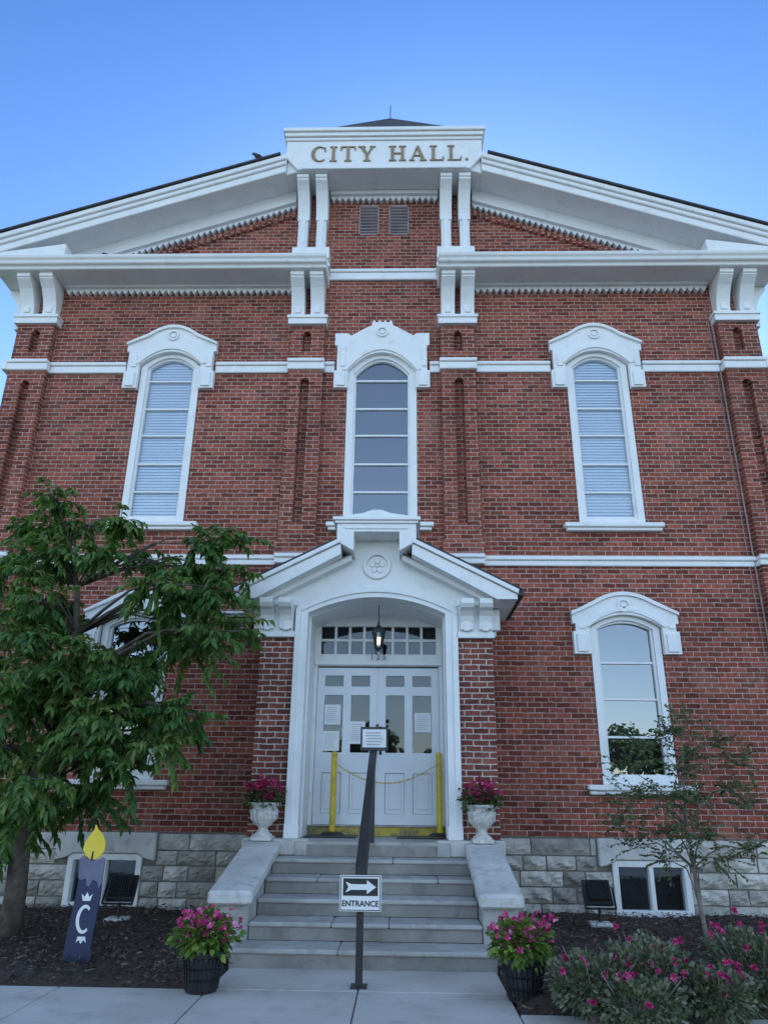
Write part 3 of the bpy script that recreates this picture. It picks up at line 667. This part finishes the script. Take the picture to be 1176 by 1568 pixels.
# candle standee
cx,cy=0,-3.45; g=Grp('candle_cutout_sign',(-2.62,cy,0)); CS=Matrix.Translation((-2.62,0,0))@Matrix.Diagonal((.88,1,.93,1))
def cpl(p,pts,y0,y1): p.plate(pts,y0,y1,M=CS)
p=Part(g,'body',NAVY,.003); cpl(p,[(cx-.19,.04),(cx+.11,.04),(cx+.125,.12),(cx+.10,.16),(cx+.135,.62),(cx+.13,.80),(cx-.13,.80),(cx-.14,.6),(cx-.17,.3)],cy,cy+.02); p.done()
p=Part(g,'wax',LILAC,.003); cpl(p,[(cx-.14,.80),(cx-.145,.98),(cx-.10,1.01),(cx-.05,.97),(cx,.955),(cx+.06,.97),(cx+.11,.99),(cx+.135,.97),(cx+.13,.74),(cx+.10,.70),(cx+.08,.76),(cx+.03,.78),(cx,.72),(cx-.03,.72),(cx-.05,.79),(cx-.11,.77)],cy-.006,cy+.014); p.done()
p=Part(g,'flame',FLAME,.003); cpl(p,[(cx-.02,.965),(cx-.085,1.0),(cx-.125,1.06),(cx-.115,1.13),(cx-.08,1.19),(cx-.03,1.25),(cx-.02,1.305),(cx+.01,1.26),(cx+.08,1.2),(cx+.115,1.13),(cx+.115,1.05),(cx+.07,.99),(cx+.01,.965)],cy-.01,cy+.01); p.done()
p=Part(g,'wick',INK); cpl(p,[(cx-.025,.96),(cx+.0,.96),(cx-.0,1.05),(cx-.012,1.05)],cy-.014,cy-.011); p.done()
p=Part(g,'letter_c',SIGNW); o=[];i_=[]
for k in range(21):
    a=R(50+k*13); o.append((cx-.01+.085*math.cos(a),.42+.13*math.sin(a))); i_.append((cx-.005+.055*math.cos(a),.42+.10*math.sin(a)))
cpl(p,o+i_[::-1],cy-.004,cy-.001); cpl(p,[(cx-.05,.585),(cx+.03,.585),(cx+.05,.65),(cx+.015,.62),(cx-.01,.665),(cx-.035,.62),(cx-.07,.65)],cy-.004,cy-.001)
cpl(p,[(cx-.05,.265),(cx+.03,.265),(cx+.045,.21),(cx+.015,.235),(cx-.01,.20),(cx-.035,.235),(cx-.065,.21)],cy-.004,cy-.001); p.done()
p=Part(g,'stakes',BLACK); p.box(-2.70,-2.67,cy+.022,cy+.045,-.05,.65); p.box(-2.58,-2.55,cy+.022,cy+.045,-.05,.65); p.done()
# floodlights
for fx,fy in ((-3.10,-1.15),(2.80,-.95)):
    g=Grp('flood_light',(fx,fy,.05)); M=Matrix.Translation((fx,fy,.42))@Matrix.Rotation(R(-28),4,'X')
    p=Part(g,'housing',BLACK,.008)
    def rb(x0,x1,y0,y1,z0,z1):
        v=[M@Vector((x,y,z)) for x in (x0,x1) for y in (y0,y1) for z in (z0,z1)]; p.raw(v,[(0,1,3,2),(4,6,7,5),(0,4,5,1),(2,3,7,6),(0,2,6,4),(1,5,7,3)])
    rb(-.17,.17,.03,.08,-.15,.15); rb(-.13,.13,-.06,.029,-.11,.11)
    for k in range(9): rb(-.12+k*.03-.004,-.12+k*.03+.004,-.09,-.0605,-.10,.10)
    for s in (-1,1): rb(s*.185-.008,s*.185+.008,-.02,.02,-.2,.03)
    rb(-.19,.19,-.02,.02,-.215,-.2)
    p.tube([(fx,fy,.05),(fx,fy,.24)],.02,8); p.done()
    p=Part(g,'base_stone',CAPST,.02); p.box(fx-.14,fx+.14,fy-.12,fy+.12,.02,.08); p.done()
# birds
for bx,by,bz,sc_ in ((-2.36,-.72,rk(2.36)+.055,1.0),(-5.0,-.55,10.53,.8)):
    g=Grp('perched_bird',(bx,by,bz)); p=Part(g,'bird_body',simple('feather_mat',(.012,.012,.014),(.03,.03,.035),20,.6),0,True)
    k=sc_; p.tube([(bx+.13*k,by,bz+.045*k),(bx+.06*k,by,bz+.075*k),(bx,by,bz+.10*k),(bx-.06*k,by,bz+.13*k),(bx-.085*k,by,bz+.165*k),(bx-.115*k,by,bz+.175*k),(bx-.15*k,by,bz+.165*k)],[.012*k,.025*k,.048*k,.045*k,.028*k,.026*k,.003*k],10)
    p.tube([(bx-.01,by-.012,bz-.005),(bx,by-.012,bz+.07*k)],.004,4); p.tube([(bx-.01,by+.012,bz-.005),(bx,by+.012,bz+.07*k)],.004,4); p.done()
# ============================================================ ground
g=Grp('ground',(0,0,-.16)); p=Part(g,'lawn_sheet',GRASS); p.raw([(-400,-400,-.16),(400,-400,-.16),(400,400,-.16),(-400,400,-.16)],[(0,1,2,3)]); p.done()
g=Grp('road',(0,-14,-.13)); p=Part(g,'asphalt',ASPH); p.raw([(-200,-21,-.13),(200,-21,-.13),(200,-8.4,-.13),(-200,-8.4,-.13)],[(0,1,2,3)]); p.done()
p=Part(g,'centre_line',YEL)
for dx in (-.1,.1): p.raw([(-200,-14.6+dx,-.126),(200,-14.6+dx,-.126),(200,-14.5+dx,-.126),(-200,-14.5+dx,-.126)],[(0,1,2,3)])
p.done(); p=Part(g,'kerb',CAPST,.02); p.box(-60,60,-8.4,-8.22,-.159,0); p.box(-60,60,-21.2,-21,-.159,0); p.done()
g=Grp('sidewalk',(0,-5,0)); p=Part(g,'slabs',PAVE,.008)
xs=[-1.24+1.24*k for k in range(-14,17)]
yj=[-8.22,-7.0,-5.6,-4.16]
for i in range(len(xs)-1):
    for j in range(3):
        if xs[i]>1.1 and xs[i]<6 and j==2:
            p.box(xs[i]+.005,xs[i+1]-.005,yj[j]+.005,-4.75,-.1,0); continue
        p.box(xs[i]+.005,xs[i+1]-.005,yj[j]+.005,yj[j+1]-.005,-.1,0)
for a,b_ in ((-1.24,0),(0,1.24)): p.box(a+.005,b_-.005,-4.155,-3.36,-.1,0)
p.done()
p=Part(g,'bounce_paving',PAVE); p.box(-60,60,-34,-21.21,-.15,-.01); p.done()  # unseen pale paving, added to bounce sunlight towards the facade
g=Grp('mulch_bed',(0,-2,0))
for nm,x0,x1,y0 in (('left_bed',-9,-1.245,-4.155),('right_bed',1.245,9,-4.75)):
    nx,ny=160,70; v=[];f=[]
    for j in range(ny+1):
        for i in range(nx+1):
            x=x0+(x1-x0)*i/nx; y=y0+(0-y0)*j/ny; ed=min(1,(y-y0)/.25,(x-x0)/.15 if x0>0 else 9,(x1-x)/.15 if x0<0 else 9)
            v.append((x,y,-.03+ed*(.07+.02*math.sin(x*3+y*2))+random.uniform(-.012,.012)*ed))
    for j in range(ny):
        for i in range(nx): a=j*(nx+1)+i; f.append((a,a+1,a+nx+2,a+nx+1))
    p=Part(g,nm,MULCH); p.raw(v,f); p.done()
    n=12000; P=np.stack([rng.uniform(max(x0,-6.5),min(x1,6.5),n),rng.uniform(y0+.03,-.12,n),rng.uniform(.045,.09,n)],1)
    k=np.abs(P[:,1]-y0)<.2; P[k,2]-=.03
    D=rng.normal(0,1,(n,3)); D[:,2]*=.25; leaves(g,nm+'_chips',CHIP,P,D,rng.uniform(.03,.08,n),rng.uniform(.008,.022,n),.05)
# ============================================================ trees
def tree(name,base,clumps,trunkpts,trad,leafmat,bark,leaflen,ntw,nlf,crad,droop,asp=.46,tr0=.006):
    g=Grp(name,base); p=Part(g,'trunk_and_limbs',bark,0,True)
    tp=[Vector(q) for q in trunkpts]; p.tube(tp,trad,12)
    LP=[];LD=[];LR=[]
    for c in clumps:
        c=Vector(c)
        best=min(range(len(tp)),key=lambda i:(tp[i]-c).length+ (3 if tp[i].z>c.z-.1 else 0))
        a=tp[best]; mid=a.lerp(c,.5)+Vector((random.uniform(-.1,.1),random.uniform(-.1,.1),.08+.12*(c-a).length)); ln=(c-a).length
        r0=max(.005,min(trad[best]*.55,.005+.015*ln)); path=[a,a.lerp(mid,.5)+Vector((0,0,.03)),mid,mid.lerp(c,.55)+Vector((0,0,.02)),c]
        p.tube(path,[r0,r0*.8,r0*.6,r0*.42,r0*.25],6)
        cr=crad*random.uniform(.75,1.2); tone=random.uniform(-.15,.2)
        for k in range(ntw):
            d=Vector(rng.normal(size=3)).normalized(); d.z=d.z*.6+.05+(.35 if droop<.2 else 0); d.normalize(); tl=cr*random.uniform(.55,1.15)
            s0=c.lerp(mid,random.uniform(0,.45)); e=s0+d*tl; e.z-=droop*tl*.5; md=s0.lerp(e,.5)+Vector((0,0,.12*tl))
            p.tube([s0,md,e],[tr0,tr0*.7,tr0*.35],4)
            for q in range(nlf):
                t=.2+.8*(q+random.random())/nlf; pos=(s0.lerp(md,t*2) if t<.5 else md.lerp(e,t*2-1))
                sd=d.cross(Vector((0,0,1))); sd=sd.normalized()*(1 if q%2 else -1)
                ld=sd*random.uniform(.5,1)+d*random.uniform(.2,.9)+Vector((random.uniform(-.3,.3),random.uniform(-.3,.3),random.uniform(-.75,-.05)))
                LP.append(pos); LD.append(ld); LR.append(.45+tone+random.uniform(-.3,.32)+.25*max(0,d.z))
    p.done(); P=np.array([tuple(v) for v in LP]); D=np.array([tuple(v) for v in LD]); n=len(P)
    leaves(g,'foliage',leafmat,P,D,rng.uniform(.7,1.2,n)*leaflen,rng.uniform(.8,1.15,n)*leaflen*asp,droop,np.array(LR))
C=[(-4.18,5.1),(-4.2,4.7),(-3.65,4.7),(-3.12,4.75),(-4.4,4.3),(-3.85,4.2),(-1.96,4.45),(-1.66,4.52),(-2.3,4.1),(-2.85,4.25),(-1.7,3.85),(-2.15,3.7),(-1.6,3.35),(-1.9,3.1),(-2.4,3.4),(-4.15,3.7),(-4.5,3.4),(-3.75,3.4),(-2.65,3.0),(-3.2,2.9),(-3.95,2.95),(-2.05,2.35),(-2.5,2.5),(-2.95,2.35),(-3.5,2.45),(-4.15,2.4),(-2.3,1.98),(-2.7,1.72),(-3.3,1.9),(-3.8,1.9),(-3.65,1.45),(-3.05,1.5),(-3.95,1.15),(-4.4,1.5),(-4.9,2.2),(-5.1,3.1),(-5.0,4.0),(-4.5,2.9),(-4.3,2.0),(-4.6,4.6)]
random.seed(11)
CL=[]
def bear(x_,z_,dy): 
    k=1+dy/8.8; return (.356+(x_-.356)*k,-2.4+dy,1.53+(z_-1.53)*k)
for i,(x_,z_) in enumerate(C): CL.append(bear(x_,z_,random.uniform(-.75,.75)))
for i,(x_,z_) in enumerate(C):
    if x_<-2.2 and z_<4.5 and not (-3.5<x_<-2.8 and 3.2<z_<4.0): CL.append(bear(x_+random.uniform(-.3,.3),z_+random.uniform(-.3,.3),random.uniform(-1.1,.9)))
for x_,z_ in ((-1.95,3.75),(-1.6,4.0),(-2.2,3.2),(-2.75,2.7),(-2.3,2.2),(-3.0,2.1),(-3.7,2.7),(-3.4,4.4),(-4.0,1.0),(-4.3,1.1),(-3.5,2.1),(-1.75,3.3),(-2.0,2.2)): CL.append(bear(x_,z_,random.uniform(-.6,.6)))
tree('dogwood_tree',(-3.85,-2.38,0),CL,[(-3.84,-2.36,-.05),(-3.83,-2.38,.5),(-3.86,-2.4,1.0),(-3.80,-2.42,1.5),(-3.70,-2.4,2.1),(-3.60,-2.38,2.7),(-3.62,-2.4,3.3),(-3.7,-2.4,3.9),(-3.9,-2.4,4.5)],[.13,.11,.105,.09,.075,.06,.045,.03,.018],LEAF,BARK,.105,17,20,.42,.45)
random.seed(5)
C2=[(3.5,2.2),(3.75,2.3),(3.2,2.05),(2.95,1.8),(3.95,2.1),(4.15,1.85),(3.45,1.8),(2.85,1.4),(3.35,1.45),(3.8,1.55),(4.15,1.4),(3.1,1.15),(3.5,1.1),(3.9,1.1),(4.2,.95),(2.9,.95),(3.35,.85),(3.7,1.9),(4.3,1.6),(3.1,1.5),(2.65,1.2),(3.75,.9),(3.55,1.45)]
CL=[(x_+random.uniform(-.05,.05),-2.27+random.uniform(-.4,.4),z_) for x_,z_ in C2]
tree('young_ornamental_tree',(3.59,-2.27,0),CL,[(3.60,-2.27,0),(3.57,-2.27,.4),(3.55,-2.27,.8),(3.53,-2.27,1.2),(3.56,-2.27,1.7),(3.6,-2.27,2.1)],[.030,.025,.022,.017,.010,.005],LEAF2,BARK2,.040,16,24,.40,.1,.58,.002)
# rose bushes
def rose(x,y,r,h,nl,nf):
    g=Grp('rose_bush',(x,y,0)); p=Part(g,'canes',BARK2)
    tips=[]
    for k in range(26):
        a=random.uniform(0,6.28); rr=r*random.uniform(.2,1); e=(x+rr*math.cos(a),y+rr*math.sin(a),h*random.uniform(.6,1.1)); p.tube([(x+.05*math.cos(a),y+.05*math.sin(a),0),(x+rr*.5*math.cos(a),y+rr*.5*math.sin(a),h*.5),e],[.008,.006,.003],5); tips.append(e)
    p.done(); P,d=blob_pts((x,y,h*.55),(r,r,h*.44),nl); leaves(g,'leaves',LEAF3,P,d+[0,0,.2],.045,.032,.2)
    T_=np.array(tips)[rng.integers(0,26,nf)]+rng.normal(0,.03,(nf,3)); T_[:,2]+=.01; flowers(g,'roses',PINK,T_,.034,7); flowers(g,'rose_centres',CRIM,T_+[0,-.005,.008],.024,6)
rose(1.80,-4.86,.34,.42,2000,14); rose(2.22,-4.74,.38,.50,2400,20); rose(3.15,-4.50,.38,.54,2400,30); rose(2.0,-5.2,.32,.34,1500,14); rose(2.62,-4.98,.30,.36,1500,18)
# street trees opposite (seen in window reflections)
for tx,hh_ in ((-16,6.5),(-9,5.5),(-2.5,6.2),(5,5.2),(11,6.8),(18,6)):
    g=Grp('street_tree',(tx,-42,0)); p=Part(g,'trunk',BARK); p.tube([(tx,-42,-.1),(tx+.1,-42,hh_*.5),(tx,-42,hh_*.8)],[.22,.15,.06],8); p.done()
    LPs=[blob_pts((tx+random.uniform(-2,2),-42+random.uniform(-1.5,1.5),hh_*random.uniform(.45,.85)),(1.4,1.3,1.1),260) for _ in range(9)]
    leaves(g,'foliage',LEAF,np.concatenate([q[0] for q in LPs]),np.concatenate([q[1] for q in LPs]),.45,.3)
# ============================================================ light, sky, camera
SE,SR=30,4
w=bpy.data.worlds.new('World'); sc.world=w; w.use_nodes=True; nt=w.node_tree
sky=nt.nodes.new('ShaderNodeTexSky'); sky.sky_type='NISHITA'; sky.sun_disc=False; sky.sun_elevation=R(SE); sky.sun_rotation=R(SR); sky.altitude=200; sky.air_density=1.0; sky.dust_density=.6; sky.ozone_density=2.0
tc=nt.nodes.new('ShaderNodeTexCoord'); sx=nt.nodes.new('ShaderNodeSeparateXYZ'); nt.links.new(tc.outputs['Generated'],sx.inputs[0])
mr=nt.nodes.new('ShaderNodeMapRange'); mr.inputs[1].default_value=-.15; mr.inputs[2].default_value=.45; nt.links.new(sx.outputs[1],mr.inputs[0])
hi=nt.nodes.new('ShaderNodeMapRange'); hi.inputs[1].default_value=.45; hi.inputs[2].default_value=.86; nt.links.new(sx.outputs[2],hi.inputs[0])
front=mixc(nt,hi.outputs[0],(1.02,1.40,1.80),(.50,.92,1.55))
g1=mixc(nt,mr.outputs[0],(3.75,3.35,3.0),front)  # gain added to brighten the unseen sky behind the camera, lighting the facade
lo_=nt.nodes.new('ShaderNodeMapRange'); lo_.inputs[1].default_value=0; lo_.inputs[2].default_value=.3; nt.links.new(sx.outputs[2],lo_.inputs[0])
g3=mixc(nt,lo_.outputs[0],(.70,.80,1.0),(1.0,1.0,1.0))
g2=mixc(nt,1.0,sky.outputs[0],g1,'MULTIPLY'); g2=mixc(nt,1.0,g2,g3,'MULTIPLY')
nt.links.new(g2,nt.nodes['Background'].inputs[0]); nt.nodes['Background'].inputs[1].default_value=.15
sd=Vector((math.sin(R(SR))*math.cos(R(SE)),math.cos(R(SR))*math.cos(R(SE)),math.sin(R(SE))))
l=bpy.data.lights.new('sun','SUN'); l.energy=4.0; l.angle=R(.5); l.color=(1,.95,.87); lo=bpy.data.objects.new('sun',l); lo.rotation_euler=sd.to_track_quat('Z','Y').to_euler(); lo.location=(0,30,30); COL.objects.link(lo)
cam=bpy.data.cameras.new('camera'); cam.lens=36*1120/1568; cam.sensor_width=36; cam.clip_end=2000; ob=bpy.data.objects.new('camera',cam); COL.objects.link(ob); sc.camera=ob
pch,yaw,roll=R(21.018),R(1.498),R(.651)
f_=Vector((-math.sin(yaw)*math.cos(pch),math.cos(yaw)*math.cos(pch),math.sin(pch))); r_=Vector((math.cos(yaw),math.sin(yaw),0)); u_=r_.cross(f_)
r2=r_*math.cos(roll)+u_*math.sin(roll); u2=-r_*math.sin(roll)+u_*math.cos(roll)
Mx=Matrix((r2,u2,-f_)).transposed().to_4x4(); Mx.translation=Vector((.356,-11.2,1.53)); ob.matrix_world=Mx
sc.view_settings.view_transform='Standard'; sc.view_settings.look='None'; sc.view_settings.exposure=0
